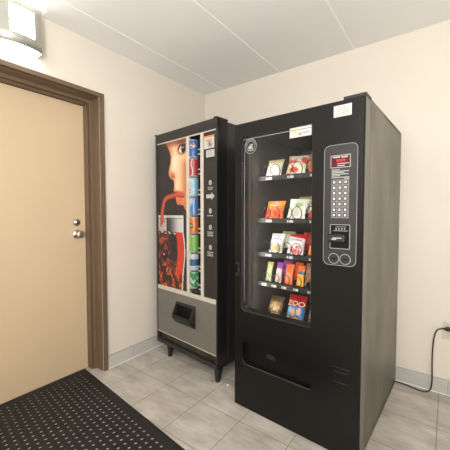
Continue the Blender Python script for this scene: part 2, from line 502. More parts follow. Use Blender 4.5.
# round logo on the glass
lg = bmesh.new(); LX, LZc = .113, 1.682
ring(lg, [(LX + .043*math.cos(2*PI*i/28), LZc + .045*math.sin(2*PI*i/28)) for i in range(28)], .0115, .0018)
ring(lg, [(LX + .029*math.cos(2*PI*i/28), LZc + .030*math.sin(2*PI*i/28)) for i in range(28)], .0115, .0012)
for k in range(9):
    a = R(20 + k * 17.5); disc(lg, LX + .036*math.cos(a), LZc + .0375*math.sin(a), .012, .0135, .0024, 6)
box(lg, LX - .016, LX + .014, .011, .0135, LZc - .016, LZc + .002); box(lg, LX - .006, LX + .016, .011, .0135, LZc + .005, LZc + .012)
for k in range(6): box(lg, LX - .022 + k*.008, LX - .0175 + k*.008, .011, .0135, LZc - .026, LZc - .020)
bm = bmesh.new(); disc(bm, LX, LZc, .0136, .0139, .043)
rl = P('round_emblem', lg, M['line'], win); rl['label'] = 'round white ringed emblem'
link('emblem_disc', bm, M['blk2'], win)
def sticker(x0, x1, z0, z1, v, parent, name, marks):
    s = P(name, bx(x0, x1, v - .0008, v, z0, z1), M['sticker'], parent)
    return s
st = sticker(.380, .509, 1.688, 1.743, .0125, win, 'glass_sticker', 0)
bm = bmesh.new(); disc(bm, .412, 1.722, .0105, .0112, .014); P('sticker_emblem', bm, M['yelgreen'], win)
bm = bmesh.new()
for i, (a, b) in enumerate(((.432, .455), (.460, .497))): box(bm, a, b, .0105, .0112, 1.706, 1.710)
box(bm, .436, .452, .0105, .0112, 1.697, 1.704); P('sticker_print', bm, M['grey'], win)
s2 = sticker(.632, .720, 1.750, 1.807, -.0002, door, 'notice_sticker', 0)
bm = bmesh.new()
for i, w in enumerate((.058, .066, .050, .064, .06)): box(bm, .676 - w/2, .676 + w/2, -.0016, -.0009, 1.794 - i*.0092, 1.7965 - i*.0092)
P('sticker_print', bm, M['grey'], door)
# control panel
cp = P('control_panel', plate(bmesh.new(), [rrect(.588, .752, 1.000, 1.612, [.028]*4)], -.002, .001), M['panelgrey'])
bm = bmesh.new(); ring(bm, rrect(.588, .752, 1.000, 1.612, [.028]*4), -.002, .0011); P('panel_outline', bm, M['line'], cp)
dsp = P('display', bx(.624, .717, -.0035, -.001, 1.499, 1.556), M['redlcd'], cp)
bm = bmesh.new()
for a in (((.624, .717), (1.556, 1.559)), ((.624, .717), (1.496, 1.499)), ((.6215, .624), (1.496, 1.559)), ((.717, .7195), (1.496, 1.559))):
    box(bm, *a[0], -.0045, -.001, *a[1])
box(bm, .632, .668, -.0042, -.0035, 1.546, 1.553); box(bm, .674, .706, -.0042, -.0035, 1.545, 1.552)
box(bm, .655, .712, -.0042, -.0035, 1.514, 1.518); box(bm, .655, .692, -.0042, -.0035, 1.504, 1.508)
P('display_bezel', bm, M['line'], cp)
bm = bmesh.new()
for i in range(5): box(bm, .650 + i*.0095, .6565 + i*.0095, -.0042, -.0035, 1.525, 1.539)
P('display_digits', bm, M['redled'], cp)
bm = bmesh.new()
for z, spans in ((1.486, [(.626, .668)]), (1.478, [(.626, .712)]), (1.471, [(.626, .690)]), (1.463, [(.626, .710)]), (1.456, [(.626, .668)]), (1.447, [(.626, .714)]), (1.440, [(.69, .714)])):
    for a, b in spans: box(bm, a, b, -.0026, -.0018, z - .002, z + .002)
P('printed_lines', bm, M['line'], cp)
kp = P('keypad', bx(.627, .714, -.0045, -.001, 1.241, 1.437), M['kplate'], cp)
for r in range(7):
    for c in range(3):
        x, z = .6425 + c * .028, 1.423 - r * .0278
        bm = bmesh.new(); box(bm, x - .0105, x + .0105, -.008, -.004, z - .0105, z + .0105, .002, 0)
        box(bm, x - .0042, x + .0042, -.0086, -.0078, z - .0046, z + .0046, 0, 1)
        link('key', bm, [M['dgrey'], M['white']], kp)
ba = P('bill_acceptor', bx(.624, .721, -.003, .001, 1.086, 1.208), M['pit'], cp)
bm = bmesh.new(); ring(bm, rrect(.624, .721, 1.086, 1.208, .003, 2), -.003, .0016); P('acceptor_outline', bm, M['line'], cp)
bm = bmesh.new(); box(bm, .616, .706, -.030, -.002, 1.118, 1.160, .010, seg=3); bi = P('bill_slot_bezel', bm, M['blk2'], cp)
bm = bmesh.new(); box(bm, .646, .690, -.0308, -.0298, 1.139, 1.144); box(bm, .640, .664, -.0308, -.0298, 1.132, 1.138); P('bill_slot_print', bm, M['line'], cp)
bm = bmesh.new()
prism_x(bm, [(-.0042, 1.175), (-.0042, 1.179), (-.0032, 1.179), (-.0032, 1.175)], .640, .712)
prism_x(bm, [(-.0042, 1.196), (-.0042, 1.199), (-.0032, 1.199), (-.0032, 1.196)], .652, .704)
for i in range(4): box(bm, .650 + i*.014, .658 + i*.014, -.0042, -.0032, 1.182, 1.192)
P('acceptor_print', bm, M['grey'], cp)
for x in (.644, .701):
    bm = bmesh.new(); lathe(bm, (x, 0, 1.034), (0, -1, 0), [(.026, .001), (.026, .004), (.0235, .005), (.022, .002), (.0, .001)])
    for f in bm.faces: f.smooth = False
    cs = P('coin_button', bm, M['blk2'], cp)
    bm = bmesh.new(); ring(bm, [(x + .0258*math.cos(2*PI*i/28), 1.034 + .0258*math.sin(2*PI*i/28)) for i in range(28)], -.004, .0016)
    link('button_ring', bm, M['line'], cs)
    bm = bmesh.new(); box(bm, x - .012, x + .012, -.006, -.001, 1.031, 1.037, .002); link('button_slot', bm, M['pit'], cs)
# delivery flap
bm = bmesh.new(); box(bm, .06, .54, .028, .050, .285, .448); box(bm, .05, .55, .05, DT - .002, .27, .46)
fl = P('delivery_flap', bm, M['door_blk'])
bm = bmesh.new(); box(bm, .225, .290, .0265, .028, .365, .395, .006); box(bm, .23, .262, .025, .0265, .37, .374); P('flap_plate', bm, M['blk'], fl)
bm = bmesh.new(); tube(bm, [(x, -.001, z) for x, z in rrect(.066, .532, .292, .440, [.03, .022, .022, .02])[0:11]], .0022, 6); P('flap_lip', bm, M['dgrey'], fl)
# coin return cup
bm = bmesh.new(); plate(bm, [rrect(.642, .736, .392, .471, .008, 3), rrect(.653, .724, .408, .448, .004, 2)], -.006, .0)
cr = P('coin_return', bm, M['door_blk'])
P('coin_cup', bx(.653, .724, -.004, .0, .408, .448), M['door_blk'], cr)
for l in ([(.644, -.006, .470), (.734, -.006, .470), (.737, -.006, .462)], [(.653, -.006, .448), (.722, -.006, .448)], [(.653, -.006, .394), (.722, -.006, .394)]):
    P('cup_edge', tube(bmesh.new(), l, .0011, 5), M['dgrey'], cr)
# door latch
bm = bmesh.new(); plate(bm, [rrect(.004, .040, .858, .950, .015, 4)], -.006, 0); la = P('door_latch', bm, M['blk2'])
bm = bmesh.new(); box(bm, .012, .026, -.020, -.004, .880, .935, .006); P('latch_handle', bm, M['pit'], la)
bm = bmesh.new(); disc(bm, .033, .905, -.0075, -.005, .0035, 10); disc(bm, .010, .900, -.0075, -.005, .004, 10); P('latch_rivet', bm, M['chrome'], la)
# shelves, price tags and coils
SHZ = [1.506, 1.228, 1.000, .800, .540]
cols3 = [.164, .318, .468]; cols5 = [.130, .205, .278, .360, .455]
for k, z in enumerate(SHZ):
    bm = bmesh.new(); box(bm, .064, .558, .172, .80, z - .006, z); box(bm, .064, .558, .166, .172, z - .026, z + .004, .001)
    cols = cols5 if k == 3 else cols3
    for a, b in zip(cols, cols[1:]): box(bm, (a + b)/2 - .002, (a + b)/2 + .002, .20, .80, z, z + .035)
    sh = P('shelf', bm, M['shelf'])
    for c in cols:
        for dx, w, mm in ((-.026, .009, 'sticker'), (-.002, .026, 'sticker')) if k != 3 else ((-.022, .007, 'sticker'), (-.002, .020, 'sticker')):
            link('price_tag', bx(c + dx - w/2, c + dx + w/2, .1645, .166, z - .021, z - .006, .0), M[mm], sh)
    for c in cols:
        for cx, r, hand in (((c, .026, 1),) if k == 3 else ((c - .031, .030, 1), (c + .031, .030, -1))):
            pts = []; per = .09
            for i in range(5 * 22 + 1):
                t = 2*PI*i/22 - PI/2
                pts.append((cx + hand * r*math.cos(t), (.166 + .018 * i/22) if i < 16 else (.166 + .018*16/22 + per * (i - 16)/22), z + .003 + r * 1.25 * (1 + math.sin(t))))
            bm = bmesh.new(); tube(bm, pts, .0023, 6); link('coil', bm, M['coil'], sh)

# ------------------------------------------------------------------ snack bags
def bag(name, label, group, c, z, w, h, dep, fn, lean=.42, v=.206, twist=0., parts=None, cat='snack bag'):
    """pillow bag standing on a shelf; fn(x, y) in [-1,1]x[0,1] gives the print colour"""
    nx, ny = 22, 26
    bm = bmesh.new(); cols = []; G = {}
    sd = random.random() * 50
    def surf(i, j, side):
        x = -1 + 2*i/nx; y = j/ny
        e = max(0., 1 - abs(x)**2.4) ** .6
        f = max(0., min(1, (y - .05)/.30)) ** .7 * max(0., min(1, (.93 - y)/.30)) ** .7
        t = dep * .5 * e * f * (1 + .35*(nz(x*2.2 + sd, y*3, side) - .5)) + .0016
        pinch = 1 - .06 * math.sin(PI * min(1, max(0, (y-.05)/.9)))
        zig = .0012 * (1 if i % 2 else -1) if (y < .05 or y > .93) else 0
        return Vector((x * w/2 * pinch, side * t + zig, y*h))
    for side in (-1, 1):
        for i in range(nx + 1):
            for j in range(ny + 1):
                G[side, i, j] = bm.verts.new(surf(i, j, side))
                cc = fn(-1 + 2*i/nx if side < 0 else 1 - 2*i/nx, j/ny); cols.append(cc)
        for i in range(nx):
            for j in range(ny):
                f = bm.faces.new((G[side, i, j], G[side, i+1, j], G[side, i+1, j+1], G[side, i, j+1])); f.smooth = True
    rim = [(i, 0) for i in range(nx)] + [(nx, j) for j in range(ny)] + [(i, ny) for i in range(nx, 0, -1)] + [(0, j) for j in range(ny, 0, -1)]
    for a, b in zip(rim, rim[1:] + rim[:1]):
        bm.faces.new((G[-1, a[0], a[1]], G[-1, b[0], b[1]], G[1, b[0], b[1]], G[1, a[0], a[1]]))
    o = link(name, bm, M['bagprint']); paint(o, cols)
    mw = Matrix.Translation(SN) @ Matrix.Rotation(SR, 4, 'Z') @ Matrix.Translation((c, v, z + .002)) @ Matrix.Rotation(-lean, 4, 'X') @ Matrix.Rotation(twist, 4, 'Z')
    o.matrix_world = mw
    tag(o, label, cat, group)
    for (body, size, x0, y0, m, sx) in (parts or []):
        def mp(x, y):
            X = x0 + x; Y = y0 + y
            xi = X / (w/2); yi = Y / h
            e = max(0., 1 - min(1, abs(xi))**2.4) ** .6
            f = max(0., min(1, (yi - .05)/.30)) ** .7 * max(0., min(1, (.93 - yi)/.30)) ** .7
            return (X, -(dep*.5*e*f*1.2 + .004), Y)
        lt = link('lettering', text_bm(body, size, mp, 0, sx), m, o)
    return o
W_, CR = (240, 236, 224), (226, 216, 178)
def blotch(x, y, s, off, th=.55): return sst(th - .06, th + .06, nz(x*s + off, y*s*1.3 + off))
def f_cream(x, y):
    c = mixc((228, 222, 190), (206, 196, 150), sst(.72, .8, y))
    if y < .55: c = mixc(c, (236, 234, 220), .8)
    return mixc(c, (196, 186, 140), blotch(x, y, 2.4, 3) * .35)
def f_redwhite(x, y):
    c = (236, 228, 216)
    c = mixc(c, (206, 62, 36), blotch(x, y, 1.7, 11.3, .50)*.9 if y > .50 else 0)
    d = math.hypot((x - .45)/.5, (y - .36)/.24); c = mixc(c, (226, 218, 180), sst(1.0, .8, d))
    d = math.hypot((x + .2)/.55, (y - .2)/.13); c = mixc(c, (214, 56, 32), sst(1.0, .8, d))
    if y > .9: c = (226, 220, 206)
    if x < -.7: c = mixc(c, (214, 150, 96), .6)
    return c
def f_orange(x, y):
    c = mixc((238, 138, 40), (224, 92, 30), sst(.9, .2, y))
    for cx in (-.5, .45):
        d = math.hypot((x - cx)/.48, (y - .26)/.22); c = mixc(c, (206, 44, 24), sst(1.0, .8, d)); 
    c = mixc(c, (250, 190, 110), blotch(x, y, 5, 2.3, .66) * .6)
    d = math.hypot(x/.75, (y - .76)/.13); c = mixc(c, (250, 226, 190), sst(1.05, .9, d)*.8)
    return c
def f_whitegreen(x, y):
    c = (232, 232, 220)
    d = math.hypot((x - .15)/.5, (y - .62)/.13); c = mixc(c, (116, 150, 76), sst(1.05, .8, d)*.8)
    d = math.hypot((x + .2)/.7, (y - .28)/.2); c = mixc(c, (186, 190, 168), sst(1.05, .8, d)*.7)
    return mixc(c, (196, 198, 180), blotch(x, y, 3, 7)*.4)
def f_greenlight(x, y): return mixc((214, 212, 186), (150, 156, 110), sst(.80, .86, y))
def f_chips(x, y):
    c = (214, 212, 200)
    c = mixc(c, (226, 232, 238), sst(.42, .5, y)*sst(.85, .78, y))
    if .62 < y < .70 and abs(x) < .7: c = mixc(c, (96, 130, 170), .75)
    for cx in (-.35, .45):
        d = math.hypot((x - cx)/.45, (y - .24)/.2); c = mixc(c, (176, 148, 96), sst(1.05, .8, d)*.85)
    return mixc(c, (160, 150, 120), blotch(x, y, 4, 1.5, .62)*.4)
def f_redtop(x, y):
    c = (236, 224, 220)
    c = mixc(c, (196, 26, 30), sst(.80, .84, y + .06*x))
    for cx, cy in ((-.45, .22), (.4, .28), (.0, .12), (.5, .1)):
        d = math.hypot((x - cx)/.34, (y - cy)/.12); c = mixc(c, (200, 46, 40), sst(1.05, .75, d)*(.9 if nz(x*5, y*7) > .45 else .3))
    return c
def f_redsolid(x, y): return mixc((188, 34, 34), (226, 140, 110), blotch(x, y, 3, 5, .62)*.5)
def f_orangeslim(x, y):
    c = (234, 132, 40)
    if .45 < y < .62: c = (70, 78, 110)
    return mixc(c, (248, 200, 120), blotch(x, y, 3, 9, .6)*.5)
def f_green(x, y):
    c = mixc((146, 160, 110), (186, 192, 150), blotch(x, y, 3.2, 4)*.8); return mixc(c, (196, 130, 60), sst(.84, .9, y)*.6)
def f_purple(x, y):
    c = mixc((206, 186, 172), (176, 130, 120), blotch(x, y, 3.5, 8)*.6); return mixc(c, (136, 52, 146), sst(.66, .72, y))
def f_orangecandy(x, y):
    c = (226, 92, 34); d = math.hypot(x/.6, (y - .36)/.26); c = mixc(c, (186, 140, 90), sst(1.05, .8, d)*.8)
    return mixc(c, (240, 150, 70), blotch(x, y, 3, 6, .6)*.5)
def f_orangeblue(x, y):
    c = mixc((240, 158, 44), (224, 92, 36), sst(.70, .76, y)); 
    if .54 < y < .70: c = (66, 84, 130)
    return mixc(c, (250, 196, 90), blotch(x, y, 3, 2, .6)*.5)
def f_browntop(x, y): return mixc((170, 120, 84), (206, 180, 150), blotch(x, y, 3, 3)*.6)
def f_gold(x, y):
    c = (64, 56, 40); c = mixc(c, (190, 160, 92), sst(.40, .46, y)*sst(.78, .7, y)*.9)
    d = math.hypot((x - .2)/.55, (y - .26)/.22); c = mixc(c, (206, 190, 146), sst(1.05, .8, d)*.9)
    return mixc(c, (120, 84, 50), blotch(x, y, 4.2, 5)*.75)
def f_zoo(x, y):
    c = (34, 120, 186); c = mixc(c, (168, 26, 28), sst(.60, .62, y))
    for cx, cy, r in ((-.62, .24, .16), (-.15, .40, .2), (.45, .44, .22), (.05, .22, .2), (.55, .2, .18), (-.5, .48, .13)):
        d = math.hypot((x - cx)/r/1.3, (y - cy)/r/.62); c = mixc(c, (222, 158, 100), sst(1.05, .75, d))
    if y < .6: c = mixc(c, (120, 190, 226), blotch(x, y, 4, 3, .62)*.5)
    return c
def f_pink(x, y):
    c = mixc((40, 96, 150), (216, 190, 150), sst(.2, .5, y)); c = mixc(c, (156, 30, 92), sst(.66, .7, y)); return mixc(c, (236, 210, 190), blotch(x, y, 4, 1, .6)*.5)
z1, z2, z3, z4, z5 = SHZ
GT, G2, G3, G4, G5 = ['snacks on the %s shelf of the snack machine' % s for s in ('top', 'second', 'third', 'fourth', 'bottom')]
LO = mat('dark lettering', (44, 34, 34), .5); LW2 = mat('cream lettering', (248, 232, 196), .5); LB = mat('blue black lettering', (30, 36, 60), .5)
bag('snack_bag', 'cream coloured snack bag at the left of the top shelf', GT, .160, z1, .118, .128, .045, f_cream)
bag('snack_bag', 'red and white snack bag in the middle of the top shelf', GT, .322, z1, .128, .136, .05, f_redwhite, twist=.15)
bag('snack_bag', 'white bag whose pale top shows behind the red and white bag', GT, .345, z1, .120, .158, .04, f_greenlight, v=.285)
bag('snack_bag', 'red orange bag cut off at the right of the top shelf', GT, .455, z1, .105, .150, .045, f_redsolid if False else (lambda x, y: mixc((222, 84, 34), (240, 190, 160), blotch(x, y, 3, 5, .66)*.6)))
bag('snack_bag', 'orange puffed snack bag with round red shapes on the second shelf', G2, .166, z2, .134, .128, .05, f_orange, parts=[('Cheetos', .030, 0, .097, LO, .95)])
bag('snack_bag', 'white snack bag with a green patch on the second shelf', G2, .330, z2, .126, .138, .05, f_whitegreen, twist=.1)
bag('snack_bag', 'pale green topped bag behind the white and green bag on second shelf', G2, .350, z2, .128, .158, .04, f_greenlight, v=.285)
bag('snack_bag', 'red and cream bag cut off at the right of the second shelf', G2, .458, z2, .100, .118, .045, lambda x, y: mixc((206, 60, 46), (236, 226, 200), sst(.4, .46, y)*sst(.95, .6, y)))
bag('snack_bag', 'white and grey chip bag with a blue band on the third shelf', G3, .180, z3, .100, .136, .045, f_chips)
bag('snack_bag', 'beige topped bag behind the white and grey chip bag', G3, .218, z3, .098, .150, .04, f_greenlight, v=.275)
bag('snack_bag', 'white bag with a bright red top on the third shelf', G3, .322, z3, .112, .136, .05, f_redtop, parts=[('Doritos', .026, 0, .090, LB, 1.0)])
bag('snack_bag', 'dark red bag behind the red topped bag on the third shelf', G3, .385, z3, .110, .148, .04, f_redsolid, v=.275)
bag('snack_bag', 'slim orange bag with a dark band at right of the third shelf', G3, .455, z3, .092, .140, .04, f_orangeslim)
CB = dict(lean=.30, cat='candy bag')
bag('candy_bag', 'narrow green packet at the left of the fourth shelf', G4, .128, z4, .044, .134, .022, f_green, **CB)
bag('candy_bag', 'pale pinkish packet with a purple top on the fourth shelf', G4, .202, z4, .046, .138, .022, f_purple, **CB)
bag('candy_bag', 'wide purple packet behind the purple topped one on fourth shelf', G4, .238, z4, .070, .150, .022, lambda x, y: mixc((132, 50, 142), (176, 100, 180), blotch(x, y, 4, 3)*.6), v=.25, **CB)
bag('candy_bag', 'deep orange packet with a brown oval on the fourth shelf', G4, .277, z4, .056, .134, .024, f_orangecandy, **CB)
bag('candy_bag', 'orange topped packet behind the deep orange packet', G4, .318, z4, .056, .142, .022, lambda x, y: (224, 84, 40), v=.25, **CB)
bag('candy_bag', 'yellow orange packet with a blue band at right of fourth shelf', G4, .358, z4, .048, .134, .024, f_orangeblue, **CB)
bag('candy_bag', 'brown topped packet behind the yellow orange packet', G4, .398, z4, .060, .146, .022, f_browntop, v=.25, **CB)
bag('snack_bag', 'dark gold and brown snack bag at the left of the bottom shelf', G5, .164, z5, .104, .168, .05, f_gold, lean=.5)
bag('snack_bag', 'blue animal cracker bag with a red top reading ZOO', G5, .318, z5, .126, .196, .055, f_zoo, lean=.42, parts=[('ZOO', .046, 0.003, .135, LW2, 1.1)])
bag('snack_bag', 'purple topped bag cut off at the right of the bottom shelf', G5, .458, z5, .100, .170, .045, f_pink, lean=.42)

# ------------------------------------------------------------------ drink vending machine
ON = Vector((.082, -.775, 0)); OR = R(-6.168); OW, OH, OZ, OD = .765, 1.949, .100, .66
soda = thing('drink_vending_machine', 'black drink vending machine on legs with a poster of a face sipping cola', 'vending machine', ON, OR)
def Q(name, bm, m, parent=soda, smooth=False): return link(name, bm, m, parent, smooth)
bm = bmesh.new(); box(bm, .006, OW - .004, .125, OD, OZ, OH - .006, .006); Q('cabinet', bm, M['blk'])
bm = bmesh.new()
box(bm, 0, .416, .012, .118, .205, OH - .03); box(bm, .592, OW, .012, .118, .205, OH - .03); box(bm, .43, .60, .012, .118, .205, .62); box(bm, .43, .60, .012, .118, 1.862, OH - .03)
box(bm, .43, .60, .105, .118, .6, 1.88)
box(bm, 0, .024, 0, .118, OZ, OH, .004); box(bm, .754, OW, 0, .118, OZ, OH, .004)
box(bm, .0, OW, 0, .118, 1.872, OH, .005); box(bm, 0, OW, 0, .118, OZ, .137, .004)
od = Q('door', bm, M['blk'])
bm = bmesh.new(); box(bm, -.004, .012, -.004, .1, OH - .004, OH + .008, .003); box(bm, .012, OW, .004, .012, OH - .001, OH + .003); box(bm, OW - .03, OW + .002, -.003, .12, OH - .002, OH + .010, .003)
Q('top_cap', bm, M['blk2'])
Q('kick_panel', bx(.024, .754, .030, .034, .137, .210), M['rust'])
# trims
bm = bmesh.new(); box(bm, .024, .754, .002, .014, 1.864, 1.873, .002); Q('top_trim', bm, M['trim'])
for a, b in ((.424, .456), (.591, .622)):
    bm = bmesh.new(); box(bm, a, b, -.002, .02, .62, 1.866, .003); Q('rail', bm, M['trim'])
bm = bmesh.new(); box(bm, .022, .756, -.004, .014, .592, .626, .004); Q('middle_rail', bm, M['trim'])
# lower panel with the dispensing hood
lp = Q('lower_panel', bx(.022, .756, .000, .013, .208, .594), M['silver'])
Q('panel_edge', bx(.022, .756, -.0025, .004, .204, .210), M['trim'], lp)
hood = bmesh.new()
x0, x1 = .290, .528
TOPF, BOTF, LIP, BK = (-.006, .522), (-.052, .428), (-.052, .398), (0., .345)
# outer side cheeks, top, lip
bk = 0.0
for a, b in ((x0, x0 + .016), (x1 - .020, x1)):
    prism_x(hood, [(bk, .526), TOPF, BOTF, LIP, BK], a, b)
prism_x(hood, [(bk, .526), TOPF, (-.013, .507), (bk, .507)], x0, x1)
prism_x(hood, [BOTF, LIP, BK, (0, .36), (-.044, .412), (-.047, .43)], x0, x1)
hd = Q('dispensing_hood', hood, M['blk2'], lp)
Q('hood_opening', bx(x0 + .014, x1 - .018, -.006, -.0005, .36, .510), M['pit'], hd)
# selection panel
sp = Q('selection_panel', bx(.624, .755, .004, .013, .626, 1.864), M['blk'])
wl = Q('warning_label', bx(.628, .736, .0025, .0042, 1.742, 1.836), M['sticker'], sp)
bm = bmesh.new(); box(bm, .628, .736, .0018, .0026, 1.822, 1.836); Q('label_band', bm, M['orange'], sp)
bm = bmesh.new(); ring(bm, [(.694 + .022*math.cos(2*PI*i/24), 1.770 + .022*math.sin(2*PI*i/24)) for i in range(24)], .0022, .0022, 0)
tube(bm, [(.679, .0022, 1.785), (.709, .0022, 1.755)], .002, 6)
Q('label_symbol', bm, mat('dark red print', (150, 60, 50), .5), sp)
bm = bmesh.new(); box(bm, .690, .702, .0018, .0026, 1.758, 1.782); box(bm, .684, .689, .0018, .0026, 1.762, 1.776); disc(bm, .687, 1.780, .0018, .0026, .003, 8)
for i, w in enumerate((.06, .07, .05)): box(bm, .682 - w/2, .682 + w/2, .0018, .0026, 1.805 - i*.006, 1.807 - i*.006)
Q('label_print', bm, M['dgrey'], sp)
Q('paper_label', bx(.652, .738, .0025, .0042, 1.678, 1.730), M['sticker'], sp)
bm = bmesh.new()
for i in range(5): box(bm, .662, .728 - .012*(i % 2), .0018, .0026, 1.720 - i*.008, 1.7225 - i*.008)
Q('paper_print', bm, M['grey'], sp)
# printed steps: white ovals, arrow, small lines
XC = .694
for z, nl in ((1.490, 2), (1.282, 1), (1.160, 3), (1.010, 3)):
    bm = bmesh.new(); disc(bm, XC, z, .0028, .0044, .0145, 16, rz=.019)
    for i in range(nl):
        w = (.052, .046, .050)[i % 3] + (.012 if nl != 2 else 0)
        zz = z - .036 - i*.013
        for k in range(5): box(bm, XC - w/2 + k*w/5, XC - w/2 + (k + .8)*w/5, .0032, .0044, zz - .0032, zz + .0032)
    pr = Q('printed_step', bm, M['steps'], sp)
    link('step_mark', bx(XC - .003, XC + .002, .0022, .0029, z - .009, z + .009), M['dgrey'], pr)
bm = bmesh.new()
plate(bm, [[(.652, 1.376), (.706, 1.376), (.706, 1.362), (.740, 1.390), (.706, 1.418), (.706, 1.404), (.652, 1.404)]], .0028, .0044)
Q('printed_arrow', bm, M['steps'], sp)
# legs
for x in (.160, .748):
    for y in (.0, .56):
        bm = bmesh.new(); cy = .035 + y
        a = [bm.verts.new((x + sx*.024, cy + sy*.024, OZ + .004)) for sx, sy in ((-1, -1), (1, -1), (1, 1), (-1, 1))]
        b = [bm.verts.new((x + sx*.012, cy + sy*.012 - (.012 if y == 0 else 0), 0)) for sx, sy in ((-1, -1), (1, -1), (1, 1), (-1, 1))]
        for i in range(4): bm.faces.new((a[i], a[(i+1) % 4], b[(i+1) % 4], b[i]))
        bm.faces.new(a); bm.faces.new(b[::-1])
        Q('leg', bm, M['blk2'])
# ---------------- poster
def inside(p, poly):
    x, y = p; c = False; n = len(poly)
    for i in range(n):
        x1_, y1_ = poly[i]; x2_, y2_ = poly[i-1]
        if (y1_ > y) != (y2_ > y) and x < (x2_-x1_)*(y-y1_)/(y2_-y1_) + x1_: c = not c
    return c
def dseg(p, a, b):
    px, py = p; ax, ay = a; bx_, by_ = b; dx, dy = bx_-ax, by_-ay
    t = max(0, min(1, ((px-ax)*dx + (py-ay)*dy)/(dx*dx + dy*dy + 1e-12)))
    return math.hypot(px-ax-t*dx, py-ay-t*dy)
def dline(p, pl): return min(dseg(p, a, b) for a, b in zip(pl, pl[1:]))
FACE = [(.127, 1.88), (.174, 1.829), (.205, 1.777), (.220, 1.738), (.215, 1.690), (.196, 1.645), (.186, 1.608), (.192, 1.580), (.212, 1.560), (.245, 1.545), (.258, 1.530), (.263, 1.49), (.253, 1.455), (.264, 1.437), (.306, 1.417), (.283, 1.397), (.288, 1.355), (.305, 1.338), (.350, 1.334), (.378, 1.330), (.395, 1.306), (.427, 1.272)]
FPOLY = FACE + [(.50, 1.27), (.50, 1.95), (.127, 1.95)]
STRAW = [(p.x, p.y) for p in smoothpath([(.312, 1.424, 0), (.232, 1.410, 0), (.158, 1.396, 0), (.118, 1.366, 0), (.095, 1.306, 0), (.082, 1.228, 0), (.076, 1.165, 0)], 3)]
GR = [(.372, 1.237), (.372, 1.113), (.391, 1.024), (.397, .925), (.384, .841), (.370, .752), (.360, .610)]
def gright(z):
    for (xa, za), (xb, zb) in zip(GR, GR[1:]):
        if zb <= z <= za: return xa + (xb-xa)*(za-z)/(za-zb)
    return .37
